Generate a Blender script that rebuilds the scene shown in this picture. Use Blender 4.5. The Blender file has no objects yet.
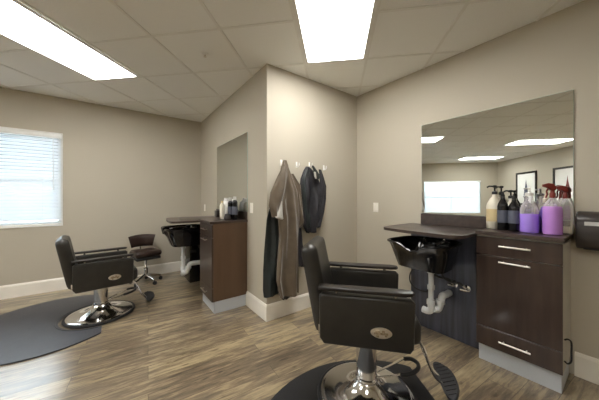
import bpy, bmesh, math, random
from mathutils import Vector, Matrix
random.seed(7)
C = bpy.context.scene.collection
PI = math.pi
# ------------------------------------------------------------------ plan
XD, XB, YC, YA, HC = 2.582, 1.216, 2.190, 4.597, 2.60     # right wall, middle wall, coat wall, window wall, ceiling
GX, GY, T = -0.631, 2.398, 0.61                            # ceiling grid origin and pitch (grid runs at 45 degrees)
S2 = math.sqrt(.5)
def grid(c, r): return (GX + T*(c+r)*S2, GY + T*(r-c)*S2)

# ------------------------------------------------------------------ materials
def mat(name, col, rough=.5, metal=0, coat=0, bump=0, bscale=200, var=0, vscale=5, spec=.5, trans=0, ior=1.45, sheen=0, aniso=None):
    m = bpy.data.materials.new(name); m.use_nodes = True
    nt = m.node_tree; b = nt.nodes['Principled BSDF']
    b.inputs['Base Color'].default_value = (*col, 1); b.inputs['Roughness'].default_value = rough
    b.inputs['Metallic'].default_value = metal; b.inputs['Coat Weight'].default_value = coat
    b.inputs['Specular IOR Level'].default_value = spec; b.inputs['Transmission Weight'].default_value = trans
    b.inputs['IOR'].default_value = ior; b.inputs['Sheen Weight'].default_value = sheen
    if coat: b.inputs['Coat Roughness'].default_value = .15
    tc = nt.nodes.new('ShaderNodeTexCoord')
    def noise(scale, detail=4, sc=None):
        n = nt.nodes.new('ShaderNodeTexNoise'); n.inputs['Scale'].default_value = scale; n.inputs['Detail'].default_value = detail
        if sc:
            mp = nt.nodes.new('ShaderNodeMapping'); mp.inputs['Scale'].default_value = sc
            nt.links.new(tc.outputs['Object'], mp.inputs['Vector']); nt.links.new(mp.outputs[0], n.inputs['Vector'])
        else: nt.links.new(tc.outputs['Object'], n.inputs['Vector'])
        return n
    if bump:
        n = noise(bscale); bp = nt.nodes.new('ShaderNodeBump'); bp.inputs['Strength'].default_value = bump
        bp.inputs['Distance'].default_value = .002
        nt.links.new(n.outputs['Fac'], bp.inputs['Height']); nt.links.new(bp.outputs[0], b.inputs['Normal'])
    n = noise(vscale, 5, aniso); r = nt.nodes.new('ShaderNodeValToRGB')
    v = var if var else .03
    r.color_ramp.elements[0].position = .3; r.color_ramp.elements[1].position = .7
    r.color_ramp.elements[0].color = (*[c*(1-v) for c in col], 1); r.color_ramp.elements[1].color = (*[min(1, c*(1+v)) for c in col], 1)
    nt.links.new(n.outputs['Fac'], r.inputs['Fac']); nt.links.new(r.outputs['Color'], b.inputs['Base Color'])
    return m
M = {}
M['wall'] = mat('painted_wall', (.495, .455, .375), .75, bump=.15, bscale=350, var=.015, vscale=2)
M['ceiling'] = mat('ceiling_tile', (.93, .94, .93), .95, bump=.5, bscale=260, var=.06, vscale=180)
M['bar'] = mat('grid_bar_paint', (.86, .86, .84), .6)
M['trim'] = mat('trim_paint', (.86, .83, .76), .4)
M['white'] = mat('white_enamel', (.85, .85, .83), .35)
M['plate'] = mat('switch_plastic', (.86, .83, .76), .3)
M['vinyl'] = mat('black_vinyl', (.023, .021, .018), .37, bump=.35, bscale=240, var=.2, vscale=12)
M['blackgloss'] = mat('black_gloss', (.005, .005, .006), .10, coat=.2)
M['blackwood'] = mat('black_lacquered_wood', (.012, .009, .008), .35, coat=.1)
M['rubber'] = mat('black_rubber', (.018, .018, .020), .55, bump=.2)
M['mat'] = mat('floor_mat_foam', (.050, .053, .064), .40, bump=.4, bscale=400, var=.15)
M['blackmat'] = mat('black_mat_rubber', (.016, .016, .018), .5, bump=.4, bscale=400, var=.15)
M['chrome'] = mat('chrome', (.78, .77, .76), .10, metal=1)
M['steel'] = mat('brushed_steel', (.72, .68, .62), .28, metal=1)
M['espresso'] = mat('espresso_veneer', (.042, .026, .020), .33, coat=.25, var=.28, vscale=3, aniso=(8, 8, .9))
M['espresso_top'] = mat('espresso_laminate', (.052, .036, .030), .30, coat=.25, var=.25, vscale=4, aniso=(1, 6, 6))
M['brownside'] = mat('brown_veneer', (.10, .058, .034), .4, coat=.15, var=.12, vscale=2.5, aniso=(5, 5, .6))
M['paleside'] = mat('pale_laminate', (.50, .47, .41), .5)
M['kick'] = mat('grey_laminate_kick', (.50, .53, .57), .4)
M['navy'] = mat('dark_back_panel', (.048, .052, .075), .32, coat=.3, var=.45, vscale=3, aniso=(10, 10, .5))
M['pvc'] = mat('white_pvc', (.72, .74, .76), .35)
M['mirror'] = mat('mirror_silver', (.83, .86, .84), .0, metal=1, var=.0001)
M['glassedge'] = mat('glass_edge', (.45, .55, .50), .2)
M['taupe'] = mat('taupe_nylon', (.112, .084, .056), .38, var=.15, vscale=9, sheen=.3, bump=.3, bscale=60)
M['blackcloth'] = mat('black_cloth', (.022, .021, .026), .6, var=.3, vscale=10, bump=.3, bscale=80)
M['greencloth'] = mat('dark_green_nylon', (.022, .028, .028), .5, var=.2, vscale=8, bump=.3, bscale=60)
M['greycloth'] = mat('pale_collar_cloth', (.50, .48, .44), .7)
M['brownseat'] = mat('brown_vinyl', (.035, .020, .016), .4, bump=.3, var=.15)
M['slat'] = mat('blind_slat', (.86, .88, .90), .45)
M['frame_dark'] = mat('dark_picture_frame', (.02, .018, .016), .4)
M['paper'] = mat('white_paper', (.82, .82, .80), .8)
M['red'] = mat('red_plastic', (.17, .022, .016), .35)
M['amber'] = mat('amber_label', (.62, .50, .28), .5)
M['cream'] = mat('cream_plastic', (.72, .68, .58), .35)
M['greylabel'] = mat('grey_label', (.10, .11, .15), .5)
M['purple'] = mat('purple_liquid', (.33, .20, .72), .25, spec=.6)
M['violet'] = mat('violet_liquid', (.50, .24, .68), .25, spec=.6)
M['darkbrown'] = mat('dark_brown_plastic', (.035, .028, .025), .32, coat=.2)
M['silver'] = mat('silver_label', (.62, .62, .60), .35)
M['bronze'] = mat('aged_badge_metal', (.42, .36, .27), .32, metal=1, var=.4, vscale=90)
M['blue'] = mat('blue_cloth', (.03, .07, .22), .6)
M['stucco'] = mat('neighbour_siding', (.45, .48, .52), .8, var=.1, vscale=1)
M['dirt'] = mat('outdoor_ground', (.20, .22, .19), .9, var=.2, vscale=1)
def pane():
    m = bpy.data.materials.new('window_glass'); m.use_nodes = True; nt = m.node_tree; nt.nodes.remove(nt.nodes['Principled BSDF'])
    out = nt.nodes['Material Output']; t = nt.nodes.new('ShaderNodeBsdfTransparent'); t.inputs['Color'].default_value = (.93, .96, .95, 1)
    g = nt.nodes.new('ShaderNodeBsdfGlossy'); g.inputs['Roughness'].default_value = .0
    fr = nt.nodes.new('ShaderNodeFresnel'); fr.inputs['IOR'].default_value = 1.45; mx = nt.nodes.new('ShaderNodeMixShader')
    nt.links.new(fr.outputs[0], mx.inputs['Fac']); nt.links.new(t.outputs[0], mx.inputs[1]); nt.links.new(g.outputs[0], mx.inputs[2]); nt.links.new(mx.outputs[0], out.inputs['Surface'])
    return m
M['glass'] = pane()

for k_, sc_, d_ in (('taupe', 15, .012), ('blackcloth', 18, .010), ('greencloth', 14, .010)):
    nt_ = M[k_].node_tree
    for n_ in nt_.nodes:
        if n_.type == 'BUMP':
            n_.inputs['Strength'].default_value = .8; n_.inputs['Distance'].default_value = d_
            n_.inputs['Height'].links[0].from_node.inputs['Scale'].default_value = sc_
            n_.inputs['Height'].links[0].from_node.inputs['Detail'].default_value = 2
def clear_plastic():
    m = bpy.data.materials.new('cloudy_plastic'); m.use_nodes = True; nt = m.node_tree
    b = nt.nodes['Principled BSDF']; out = nt.nodes['Material Output']
    b.inputs['Base Color'].default_value = (.82, .80, .78, 1); b.inputs['Roughness'].default_value = .2
    t = nt.nodes.new('ShaderNodeBsdfTransparent'); mx = nt.nodes.new('ShaderNodeMixShader')
    fr = nt.nodes.new('ShaderNodeLayerWeight'); fr.inputs['Blend'].default_value = .35
    mr = nt.nodes.new('ShaderNodeMapRange'); mr.inputs['To Min'].default_value = .22; mr.inputs['To Max'].default_value = .75
    nt.links.new(fr.outputs['Facing'], mr.inputs['Value']); nt.links.new(mr.outputs[0], mx.inputs['Fac'])
    nt.links.new(t.outputs[0], mx.inputs[1]); nt.links.new(b.outputs[0], mx.inputs[2]); nt.links.new(mx.outputs[0], out.inputs['Surface'])
    return m
M['clear'] = clear_plastic()
def translucent(m, f):
    nt = m.node_tree; b = nt.nodes['Principled BSDF']; out = nt.nodes['Material Output']
    t = nt.nodes.new('ShaderNodeBsdfTranslucent'); t.inputs['Color'].default_value = (.85, .90, .95, 1); mx = nt.nodes.new('ShaderNodeMixShader'); mx.inputs['Fac'].default_value = f
    nt.links.new(b.outputs[0], mx.inputs[1]); nt.links.new(t.outputs[0], mx.inputs[2]); nt.links.new(mx.outputs[0], out.inputs['Surface'])
translucent(M['slat'], .36)

def floor_material():
    m = bpy.data.materials.new('vinyl_plank_floor'); m.use_nodes = True; nt = m.node_tree; L = nt.links
    b = nt.nodes['Principled BSDF']
    tc = nt.nodes.new('ShaderNodeTexCoord')
    br = nt.nodes.new('ShaderNodeTexBrick'); br.offset = .37; br.offset_frequency = 2; br.squash = 1
    br.inputs['Color1'].default_value = (0, 0, 0, 1); br.inputs['Color2'].default_value = (1, 1, 1, 1); br.inputs['Mortar'].default_value = (.5, .5, .5, 1)
    br.inputs['Scale'].default_value = 1; br.inputs['Brick Width'].default_value = 1.22; br.inputs['Row Height'].default_value = .152
    br.inputs['Mortar Size'].default_value = .0012; br.inputs['Bias'].default_value = 0
    rot = nt.nodes.new('ShaderNodeMapping'); rot.inputs['Rotation'].default_value = (0, 0, math.radians(5)); L.new(tc.outputs['Object'], rot.inputs['Vector'])
    L.new(rot.outputs[0], br.inputs['Vector'])
    # offset grain per plank
    mul = nt.nodes.new('ShaderNodeVectorMath'); mul.operation = 'SCALE'; mul.inputs['Scale'].default_value = 7
    L.new(br.outputs['Color'], mul.inputs[0])
    add = nt.nodes.new('ShaderNodeVectorMath'); add.operation = 'ADD'; L.new(rot.outputs[0], add.inputs[0]); L.new(mul.outputs[0], add.inputs[1])
    def noi(sc, scale, det, rough=.6, dist=0):
        mp = nt.nodes.new('ShaderNodeMapping'); mp.inputs['Scale'].default_value = sc; L.new(add.outputs[0], mp.inputs['Vector'])
        n = nt.nodes.new('ShaderNodeTexNoise'); n.inputs['Scale'].default_value = scale; n.inputs['Detail'].default_value = det
        n.inputs['Roughness'].default_value = rough; n.inputs['Distortion'].default_value = dist
        L.new(mp.outputs[0], n.inputs['Vector']); return n
    n1 = noi((1.9, 13, 1), 1.7, 6, .6, .6); n2 = noi((3.6, 34, 1), 2.2, 7, .7, .3); n3 = noi((2.2, 9, 1), 3.2, 3, .5, .4)
    r1 = nt.nodes.new('ShaderNodeValToRGB'); e = r1.color_ramp.elements
    e[0].position = .34; e[0].color = (.10, .075, .052, 1); e[1].position = .69; e[1].color = (.48, .38, .235, 1)
    k = e.new(.465); k.color = (.195, .148, .098, 1); k = e.new(.55); k.color = (.325, .255, .155, 1)
    def math_(op, a, bb):
        q = nt.nodes.new('ShaderNodeMath'); q.operation = op
        for i, v in enumerate((a, bb)):
            if isinstance(v, (int, float)): q.inputs[i].default_value = v
            else: L.new(v, q.inputs[i])
        return q.outputs[0]
    s = math_('MULTIPLY', n1.outputs['Fac'], .62)
    s = math_('ADD', s, math_('MULTIPLY', n2.outputs['Fac'], .38))
    sep = nt.nodes.new('ShaderNodeSeparateColor'); L.new(br.outputs['Color'], sep.inputs[0])
    s = math_('ADD', s, math_('MULTIPLY', math_('SUBTRACT', sep.outputs[0], .5), .13))
    L.new(s, r1.inputs['Fac'])
    # knots / dark streaks
    r3 = nt.nodes.new('ShaderNodeValToRGB'); r3.color_ramp.elements[0].position = .62; r3.color_ramp.elements[0].color = (1, 1, 1, 1)
    r3.color_ramp.elements[1].position = .74; r3.color_ramp.elements[1].color = (.42, .40, .38, 1); L.new(n3.outputs['Fac'], r3.inputs['Fac'])
    mx = nt.nodes.new('ShaderNodeMix'); mx.data_type = 'RGBA'; mx.blend_type = 'MULTIPLY'; mx.inputs['Factor'].default_value = 1
    L.new(r1.outputs['Color'], mx.inputs['A']); L.new(r3.outputs['Color'], mx.inputs['B'])
    mx2 = nt.nodes.new('ShaderNodeMix'); mx2.data_type = 'RGBA'; L.new(br.outputs['Fac'], mx2.inputs['Factor'])
    L.new(mx.outputs['Result'], mx2.inputs['A']); mx2.inputs['B'].default_value = (.06, .045, .032, 1)
    L.new(mx2.outputs['Result'], b.inputs['Base Color'])
    b.inputs['Roughness'].default_value = .30; b.inputs['Specular IOR Level'].default_value = .6
    b.inputs['Coat Weight'].default_value = .7; b.inputs['Coat Roughness'].default_value = .20; b.inputs['Coat IOR'].default_value = 1.6
    bp = nt.nodes.new('ShaderNodeBump'); bp.inputs['Strength'].default_value = .25; bp.inputs['Distance'].default_value = .002
    L.new(n2.outputs['Fac'], bp.inputs['Height']); L.new(bp.outputs[0], b.inputs['Normal'])
    return m
M['floor'] = floor_material()

def diffuser_material():
    m = bpy.data.materials.new('lit_diffuser'); m.use_nodes = True; nt = m.node_tree; L = nt.links
    nt.nodes.remove(nt.nodes['Principled BSDF']); out = nt.nodes['Material Output']
    em = nt.nodes.new('ShaderNodeEmission'); em.inputs['Color'].default_value = (1, .975, .925, 1)
    tc = nt.nodes.new('ShaderNodeTexCoord'); sp = nt.nodes.new('ShaderNodeSeparateXYZ'); L.new(tc.outputs['Object'], sp.inputs[0])
    ab = nt.nodes.new('ShaderNodeMath'); ab.operation = 'ABSOLUTE'; L.new(sp.outputs['X'], ab.inputs[0])
    sb = nt.nodes.new('ShaderNodeMath'); sb.operation = 'SUBTRACT'; L.new(ab.outputs[0], sb.inputs[0]); sb.inputs[1].default_value = .13
    a2 = nt.nodes.new('ShaderNodeMath'); a2.operation = 'ABSOLUTE'; L.new(sb.outputs[0], a2.inputs[0])
    mr = nt.nodes.new('ShaderNodeMapRange'); mr.interpolation_type = 'SMOOTHSTEP'
    mr.inputs['From Min'].default_value = .02; mr.inputs['From Max'].default_value = .14
    mr.inputs['To Min'].default_value = LAMP*1.35; mr.inputs['To Max'].default_value = LAMP*.6
    L.new(a2.outputs[0], mr.inputs['Value']); L.new(mr.outputs[0], em.inputs['Strength']); L.new(em.outputs[0], out.inputs['Surface'])
    return m
LAMP = 7.0
M['diffuser'] = diffuser_material()

# ------------------------------------------------------------------ mesh helpers
def box(bm, x0, x1, y0, y1, z0, z1, bev=0, seg=2, mx=None):
    vs = [bm.verts.new(p) for p in [(x0,y0,z0),(x1,y0,z0),(x1,y1,z0),(x0,y1,z0),(x0,y0,z1),(x1,y0,z1),(x1,y1,z1),(x0,y1,z1)]]
    fs = [bm.faces.new([vs[i] for i in f]) for f in [(0,3,2,1),(4,5,6,7),(0,1,5,4),(1,2,6,5),(2,3,7,6),(3,0,4,7)]]
    if bev:
        es = list({e for f in fs for e in f.edges})
        r = bmesh.ops.bevel(bm, geom=es, offset=bev, segments=seg, profile=.5, affect='EDGES')
        vs = list({v for f in r['faces'] for v in f.verts} | {v for v in vs if v.is_valid})
    if mx is not None: bmesh.ops.transform(bm, matrix=mx, verts=[v for v in vs if v.is_valid])
    return bm
def prism(bm, outline, z0, z1, bev=0, seg=2):
    n = len(outline)
    lo = [bm.verts.new((x, y, z0)) for x, y in outline]; hi = [bm.verts.new((x, y, z1)) for x, y in outline]
    fs = [bm.faces.new(list(reversed(lo))), bm.faces.new(hi)]
    for i in range(n): bm.faces.new([lo[i], lo[(i+1) % n], hi[(i+1) % n], hi[i]])
    if bev:
        es = list({e for f in fs for e in f.edges})
        bmesh.ops.bevel(bm, geom=es, offset=bev, segments=seg, profile=.5, affect='EDGES')
    return bm
def tube(bm, pts, r, seg=10, closed=False):
    P = [Vector(p) for p in pts]; n = len(P); rs = r if isinstance(r, (list, tuple)) else [r]*n
    rings = []; up = None
    for i, p in enumerate(P):
        if closed: d = P[(i+1) % n] - P[i-1]
        else: d = P[min(i+1, n-1)] - P[max(i-1, 0)]
        d.normalize()
        if up is None: up = Vector((0,0,1)) if abs(d.z) < .9 else Vector((1,0,0))
        a = d.cross(up)
        if a.length < 1e-6: a = d.cross(Vector((0,1,0)))
        a.normalize(); b = a.cross(d).normalized(); up = b
        rings.append([bm.verts.new(p + rs[i]*(math.cos(2*PI*k/seg)*a + math.sin(2*PI*k/seg)*b)) for k in range(seg)])
    for i in range(n if closed else n-1):
        A, B = rings[i], rings[(i+1) % n]
        for k in range(seg): bm.faces.new([A[k], A[(k+1) % seg], B[(k+1) % seg], B[k]])
    if not closed: bm.faces.new(list(reversed(rings[0]))); bm.faces.new(rings[-1])
    return bm
def lathe(bm, prof, c=(0, 0, 0), seg=32, sy=1.0):
    rings = []
    for r, z in prof:
        if r < 1e-6: rings.append([bm.verts.new((c[0], c[1], c[2]+z))])
        else: rings.append([bm.verts.new((c[0]+r*math.cos(2*PI*k/seg), c[1]+sy*r*math.sin(2*PI*k/seg), c[2]+z)) for k in range(seg)])
    for A, B in zip(rings, rings[1:]):
        for k in range(seg):
            k2 = (k+1) % seg
            if len(A) == 1 and len(B) > 1: bm.faces.new([A[0], B[k2], B[k]])
            elif len(B) == 1 and len(A) > 1: bm.faces.new([A[k], A[k2], B[0]])
            elif len(A) > 1: bm.faces.new([A[k], A[k2], B[k2], B[k]])
    if len(rings[0]) > 1: bm.faces.new(list(reversed(rings[0])))
    if len(rings[-1]) > 1: bm.faces.new(rings[-1])
    return bm
def smoothpath(pts, n=6):
    P = [Vector(p) for p in pts]; out = []
    for i in range(len(P)-1):
        p0, p1, p2, p3 = P[max(i-1, 0)], P[i], P[i+1], P[min(i+2, len(P)-1)]
        for k in range(n):
            t = k/n
            out.append(.5*((2*p1) + (p2-p0)*t + (2*p0-5*p1+4*p2-p3)*t*t + (3*p1-p0-3*p2+p3)*t**3))
    out.append(P[-1]); return out
def obj(name, bm, m, parent=None, loc=None, rot=None, smooth=35, label=None):
    bmesh.ops.recalc_face_normals(bm, faces=bm.faces)
    me = bpy.data.meshes.new(name); bm.to_mesh(me); bm.free()
    me.materials.append(m)
    if smooth:
        me.polygons.foreach_set('use_smooth', [True]*len(me.polygons)); me.set_sharp_from_angle(angle=math.radians(smooth))
    o = bpy.data.objects.new(name, me); C.objects.link(o)
    if parent: o.parent = parent
    if loc: o.location = loc
    if rot: o.rotation_euler = rot
    if label: o['label'] = label
    return o
def B(): return bmesh.new()
def thing(name, label, cat, loc=(0, 0, 0), rz=0, group=None):
    o = bpy.data.objects.new(name, None); C.objects.link(o); o.empty_display_size = .1
    o.location = loc; o.rotation_euler = (0, 0, rz); o['label'] = label; o['category'] = cat
    if group: o['group'] = group
    return o
def tag(o, label, cat, group=None):
    o['label'] = label; o['category'] = cat
    if group: o['group'] = group
    return o
def struct(name, bm, m, parent=None, smooth=0):
    o = obj(name, bm, m, parent, smooth=smooth); o['kind'] = 'structure'; return o

# ------------------------------------------------------------------ the room
W1C = -9.41           # rear-left wall lies on x - y = W1C
W2C = -3.41           # rear-right wall lies on x + y = W2C
YR = -3.2
poly = [(XB, YC), (XB, YA), (-3.2, YA), (-3.2, 5.2), (W1C+5.2, 5.2), ((W1C+W2C)/2, (W2C-W1C)/2), (W2C-YR, YR), (XD, YR), (XD, YC)]
def slab(bm, a, b, z0=0, z1=HC, t=.12, e0=0, e1=0):
    """wall slab between a and b, thickness t to the right-hand side (outwards)"""
    a = Vector(a); b = Vector(b); d = (b-a).normalized(); n = Vector((-d.y, d.x))
    a = a - d*e0; b = b + d*e1
    prism(bm, [tuple(a), tuple(b), tuple(b+n*t), tuple(a+n*t)], z0, z1)
# clockwise in the list above -> outward is left of travel
struct('wall_middle', (lambda b: (slab(b, (XB, YC+.12), (XB, YA+.12), t=-.12), b)[1])(B()), M['wall'])
struct('wall_back', (lambda b: (box(b, XB, XD+.12, YC, YC+.12, 0, HC), b)[1])(B()), M['wall'])
struct('wall_right', (lambda b: (box(b, XD, XD+.12, YR-.12, YC, 0, HC), b)[1])(B()), M['wall'])
struct('wall_front', (lambda b: (box(b, W2C-YR-.2, XD, YR-.12, YR, 0, HC), b)[1])(B()), M['wall'])
WX0, WX1, WZ0, WZ1 = -2.05, -.60, .885, 2.105
b = B(); box(b, -3.2, WX0, YA, YA+.14, 0, HC); box(b, WX1, XB, YA, YA+.14, 0, HC)
box(b, WX0, WX1, YA, YA+.14, 0, WZ0); box(b, WX0, WX1, YA, YA+.14, WZ1, HC); struct('wall_left', b, M['wall'])
b = B(); box(b, -3.2, -3.06, YA+.14, 5.32, 0, HC); box(b, W1C+5.2-.1, -3.2, 5.2, 5.32, 0, HC); struct('wall_alcove', b, M['wall'])
def dwall(name, a, bb, hole=None):
    a = Vector(a); bb = Vector(bb); d = (bb-a).normalized(); n = Vector((-d.y, d.x)); Ln = (bb-a).length
    m = B()
    def seg(s0, s1, z0, z1):
        p, q = a+d*s0, a+d*s1
        prism(m, [tuple(p), tuple(q), tuple(q+n*.12), tuple(p+n*.12)], z0, z1)
    if hole:
        s0, s1, z0, z1 = hole
        seg(-.05, s0, 0, HC); seg(s1, Ln+.05, 0, HC); seg(s0, s1, 0, z0); seg(s0, s1, z1, HC)
    else: seg(-.05, Ln+.1, 0, HC)
    return struct(name, m, M['wall'])
cornW = ((W1C+W2C)/2, (W2C-W1C)/2)
# travel so that left-hand side is outward
w1a, w1b = Vector(cornW), Vector((W1C+5.2, 5.2))
H1 = (.58, 2.62, .66, 1.91)
dwall('wall_rear_left', w1a, w1b, H1)
dwall('wall_rear_right', (W2C-YR, YR), cornW)
def flat(bm, z, flip=False, ext=0):
    bm.faces.new([bm.verts.new((x, y, z)) for x, y in poly])
b = B(); prism(b, poly, -.05, 0); struct('floor', b, M['floor'])
b = B(); prism(b, poly, HC, HC+.05); ceil = struct('ceiling', b, M['ceiling'])
# grid bars clipped by the room outline
def clip(p, d):
    ts = []
    n = len(poly)
    for i in range(n):
        a = Vector(poly[i]); e = Vector(poly[(i+1) % n]) - a
        den = d.x*e.y - d.y*e.x
        if abs(den) < 1e-9: continue
        w = a - p; t = (w.x*e.y - w.y*e.x)/den; u = (w.x*d.y - w.y*d.x)/den
        if 0 <= u < 1: ts.append(t)
    ts.sort(); return list(zip(ts[::2], ts[1::2]))
def bars(col):
    m = B()
    d = Vector((S2, S2)) if col else Vector((S2, -S2)); n = Vector((-d.y, d.x))*.011
    z0 = HC-.006 if col else HC-.005
    for i in range(-16, 16):
        p = Vector(grid(i, 0) if col else grid(0, i))
        for t0, t1 in clip(p, d):
            if t1-t0 < .03: continue
            a, c = p+d*(t0+.004), p+d*(t1-.004)
            prism(m, [tuple(a-n), tuple(c-n), tuple(c+n), tuple(a+n)], z0, HC-.0005)
    return m
obj('grid_bars', bars(True), M['bar'], ceil, smooth=0)
obj('grid_bars', bars(False), M['bar'], ceil, smooth=0)
# wall angle round the ceiling edge
m = B()
for i in range(len(poly)):
    a, c = Vector(poly[i]), Vector(poly[(i+1) % len(poly)]); d = (c-a).normalized(); n = Vector((d.y, -d.x))
    a2, c2 = a+n*.001, c+n*.001
    prism(m, [tuple(a2), tuple(c2), tuple(c2+n*.018), tuple(a2+n*.018)], HC-.004, HC-.0008)
obj('edge_trim', m, M['bar'], ceil, smooth=0)

# baseboards
def baseboard(name, runs):
    m = B(); h, t = .165, .016
    for a, c, e0, e1 in runs:
        a, c = Vector(a), Vector(c); d = (c-a).normalized(); n = Vector((d.y, -d.x))   # room side = right of travel
        L0, L1 = -e0, (c-a).length+e1
        prof = [(0, 0), (t, 0), (t, h-.022), (t*.6, h-.006), (t*.35, h), (0, h)]
        A = [m.verts.new((*(a+d*L0+n*q), z+.0005)) for q, z in prof]; Z = [m.verts.new((*(a+d*L1+n*q), z+.0005)) for q, z in prof]
        for i in range(len(prof)):
            j = (i+1) % len(prof); m.faces.new([A[i], A[j], Z[j], Z[i]])
        m.faces.new(A); m.faces.new(list(reversed(Z)))
    return struct(name, m, M['trim'])
baseboard('baseboard_left', [((-3.2, YA), (XB, YA), 0, -.016)])
baseboard('baseboard_middle', [((XB, YA), (XB, 3.718), 0, 0), ((XB, 2.66), (XB, YC), 0, .016)])
baseboard('baseboard_back', [((XB, YC), (XD, YC), 0, 0)])
baseboard('baseboard_right', [((XD, YC), (XD, 1.322), -.016, 0), ((XD, .235), (XD, YR), 0, 0)])
baseboard('baseboard_rear_right', [((W2C-YR, YR), cornW, 0, 0)])
baseboard('baseboard_rear_left', [(cornW, (W1C+5.2, 5.2), 0, 0)])

# ------------------------------------------------------------------ windows and blinds
def window(idx, origin, rz, w, z0, z1, depth, label, with_light=False):
    """local: x along the wall 0..w, y outwards, z up; opening already in the wall"""
    m = B(); f = .045
    yo = depth-.05
    for (x0, x1, a, c) in ((0, w, z0, z0+f), (0, w, z1-f, z1), (0, f, z0+f, z1-f), (w-f, w, z0+f, z1-f), (w/2-.02, w/2+.02, z0+f, z1-f)):
        box(m, x0, x1, yo, yo+.045, a, c)
    box(m, 0, w, yo+.004, yo+.04, (z0+z1)/2-.02, (z0+z1)/2+.02)
    wf = obj('window_%d' % idx, m, M['white'], loc=(*origin, 0), rot=(0, 0, rz), smooth=0); wf['kind'] = 'structure'
    m = B(); box(m, f, w-f, yo+.02, yo+.024, z0+f, z1-f); g = obj('window_glass', m, M['glass'], wf, smooth=0)
    m = B(); box(m, -.001+.001, w, 0, yo, z0+.0005, z0+.012); obj('window_sill', m, M['trim'], wf, smooth=0)
    bl = thing('window_blind', label, 'window blind', (*origin, 0), rz)
    m = B(); box(m, .006, w-.006, -.012, .045, z1-.062, z1-.002, .004); obj('valance', m, M['white'], bl)
    m = B(); zz = z1-.09; n = 0; sp = .0435; ang = math.radians(55)
    while zz > z0+.055:
        mx = Matrix.Translation((0, .022, zz)) @ Matrix.Rotation(ang, 4, 'X')
        # slightly curved slat
        A = []
        for k in range(5):
            u = -1+k*.5; yy = u*.025; hh = .0025*(1-u*u)
            A.append([m.verts.new(mx @ Vector((x, yy, hh))) for x in (.012, w-.012)])
        Bt = []
        for k in range(5):
            u = -1+k*.5; yy = u*.025; hh = .0025*(1-u*u)-.0022
            Bt.append([m.verts.new(mx @ Vector((x, yy, hh))) for x in (.012, w-.012)])
        for k in range(4):
            m.faces.new([A[k][0], A[k+1][0], A[k+1][1], A[k][1]]); m.faces.new([Bt[k][0], Bt[k][1], Bt[k+1][1], Bt[k+1][0]])
        m.faces.new([A[0][0], A[0][1], Bt[0][1], Bt[0][0]]); m.faces.new([A[4][0], Bt[4][0], Bt[4][1], A[4][1]])
        zz -= sp; n += 1
    obj('slats', m, M['slat'], bl)
    m = B(); box(m, .01, w-.01, .0, .044, z0+.018, z0+.036, .004); obj('bottom_rail', m, M['slat'], bl)
    for x in (.18, w-.18, w/2):
        m = B(); tube(m, [(x, -.008, z1-.07), (x, -.008, z0+.02)], .0012, 6); obj('ladder_cord', m, M['white'], bl)
    m = B(); tube(m, [(w-.08, -.02, z1-.07), (w-.078, -.022, z0+.45)], .004, 8); obj('tilt_wand', m, M['white'], bl)
    return bl
window(1, (WX0, YA), 0, WX1-WX0, WZ0, WZ1, .14, 'white horizontal slat blind in the window on the left wall')
d1 = (w1b-w1a).normalized()
o1 = w1a + d1*H1[0]
window(2, tuple(o1), math.atan2(d1.y, d1.x), H1[1]-H1[0], H1[2], H1[3], .12, 'white slat blind in the far window seen only in the big mirror')
# white casing strips round the left window
m = B()
for (x0, x1, a, c) in ((WX0-.012, WX1+.012, WZ0-.018, WZ0), (WX1, WX1+.012, WZ0, WZ1), (WX0-.012, WX0, WZ0, WZ1), (WX0-.012, WX1+.012, WZ1, WZ1+.010)):
    box(m, x0, x1, YA-.014, YA-.0005, a, c)
struct('trim_1', m, M['white'])

# outdoors
b = B(); box(b, -30, 12, 5.6, 40, -.4, -.3); tag(obj('lawn', b, M['dirt'], smooth=0), 'pale ground outside the windows', 'ground')['kind'] = 'structure'
hs = thing('neighbour_house', 'pale grey house seen dimly through the left window blind', 'house', (-1.8, 14, -.3))
b = B(); box(b, -5, 4, 0, 6, 0, 2.6); obj('house_wall', b, M['stucco'], hs, smooth=0)
b = B(); prism(b, [(-5.4, 2.6), (4.4, 2.6), (3.4, 4.0), (-4.4, 4.0)], -.4, 6.4); obj('house_roof', b, M['blackcloth'], hs, rot=(PI/2, 0, 0), loc=(0, 6, 0), smooth=0)

# ------------------------------------------------------------------ ceiling fixtures
def light(c, r, label, main=None):
    x, y = grid(c+.5, r+1)
    if main is None:
        t = thing('ceiling_light', label, 'ceiling light', (x, y, HC), -PI/4)
        m = B(); w, l = T/2-.012, T-.012
        for (x0, x1, y0, y1) in ((-w, w, -l, -l+.028), (-w, w, l-.028, l), (-w, -w+.028, -l+.028, l-.028), (w-.028, w, -l+.028, l-.028)):
            box(m, x0, x1, y0, y1, -.016, -.0066)
        obj('light_frame', m, M['white'], t, smooth=0)
        m = B(); box(m, -w+.028, w-.028, -l+.028, l-.028, -.012, -.008); obj('diffuser', m, M['diffuser'], t, smooth=0)
        return t
    t = main.copy(); C.objects.link(t); t.location = (x, y, HC); t['label'] = label
    for ch in main.children:
        q = ch.copy(); C.objects.link(q); q.parent = t
    return t
L0 = light(3, 0, 'bright ceiling panel light above the coat hooks, nearest the ceiling corner')
for q in [(-1, 0, 'bright ceiling panel light at the upper left, over the left styling chair'),
        (-2, -5, 'rear ceiling panel light, the right one reflected in the big mirror'),
        (-6, -5, 'farthest rear ceiling panel light, lowest in the big mirror reflection'),
        (3, -5, 'ceiling panel light behind the camera over the rear of the room')]:
    light(q[0], q[1], q[2], L0)
for o in C.objects:
    if o.name.startswith('ceiling_light'): o['group'] = 'ceiling panel lights'
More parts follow.
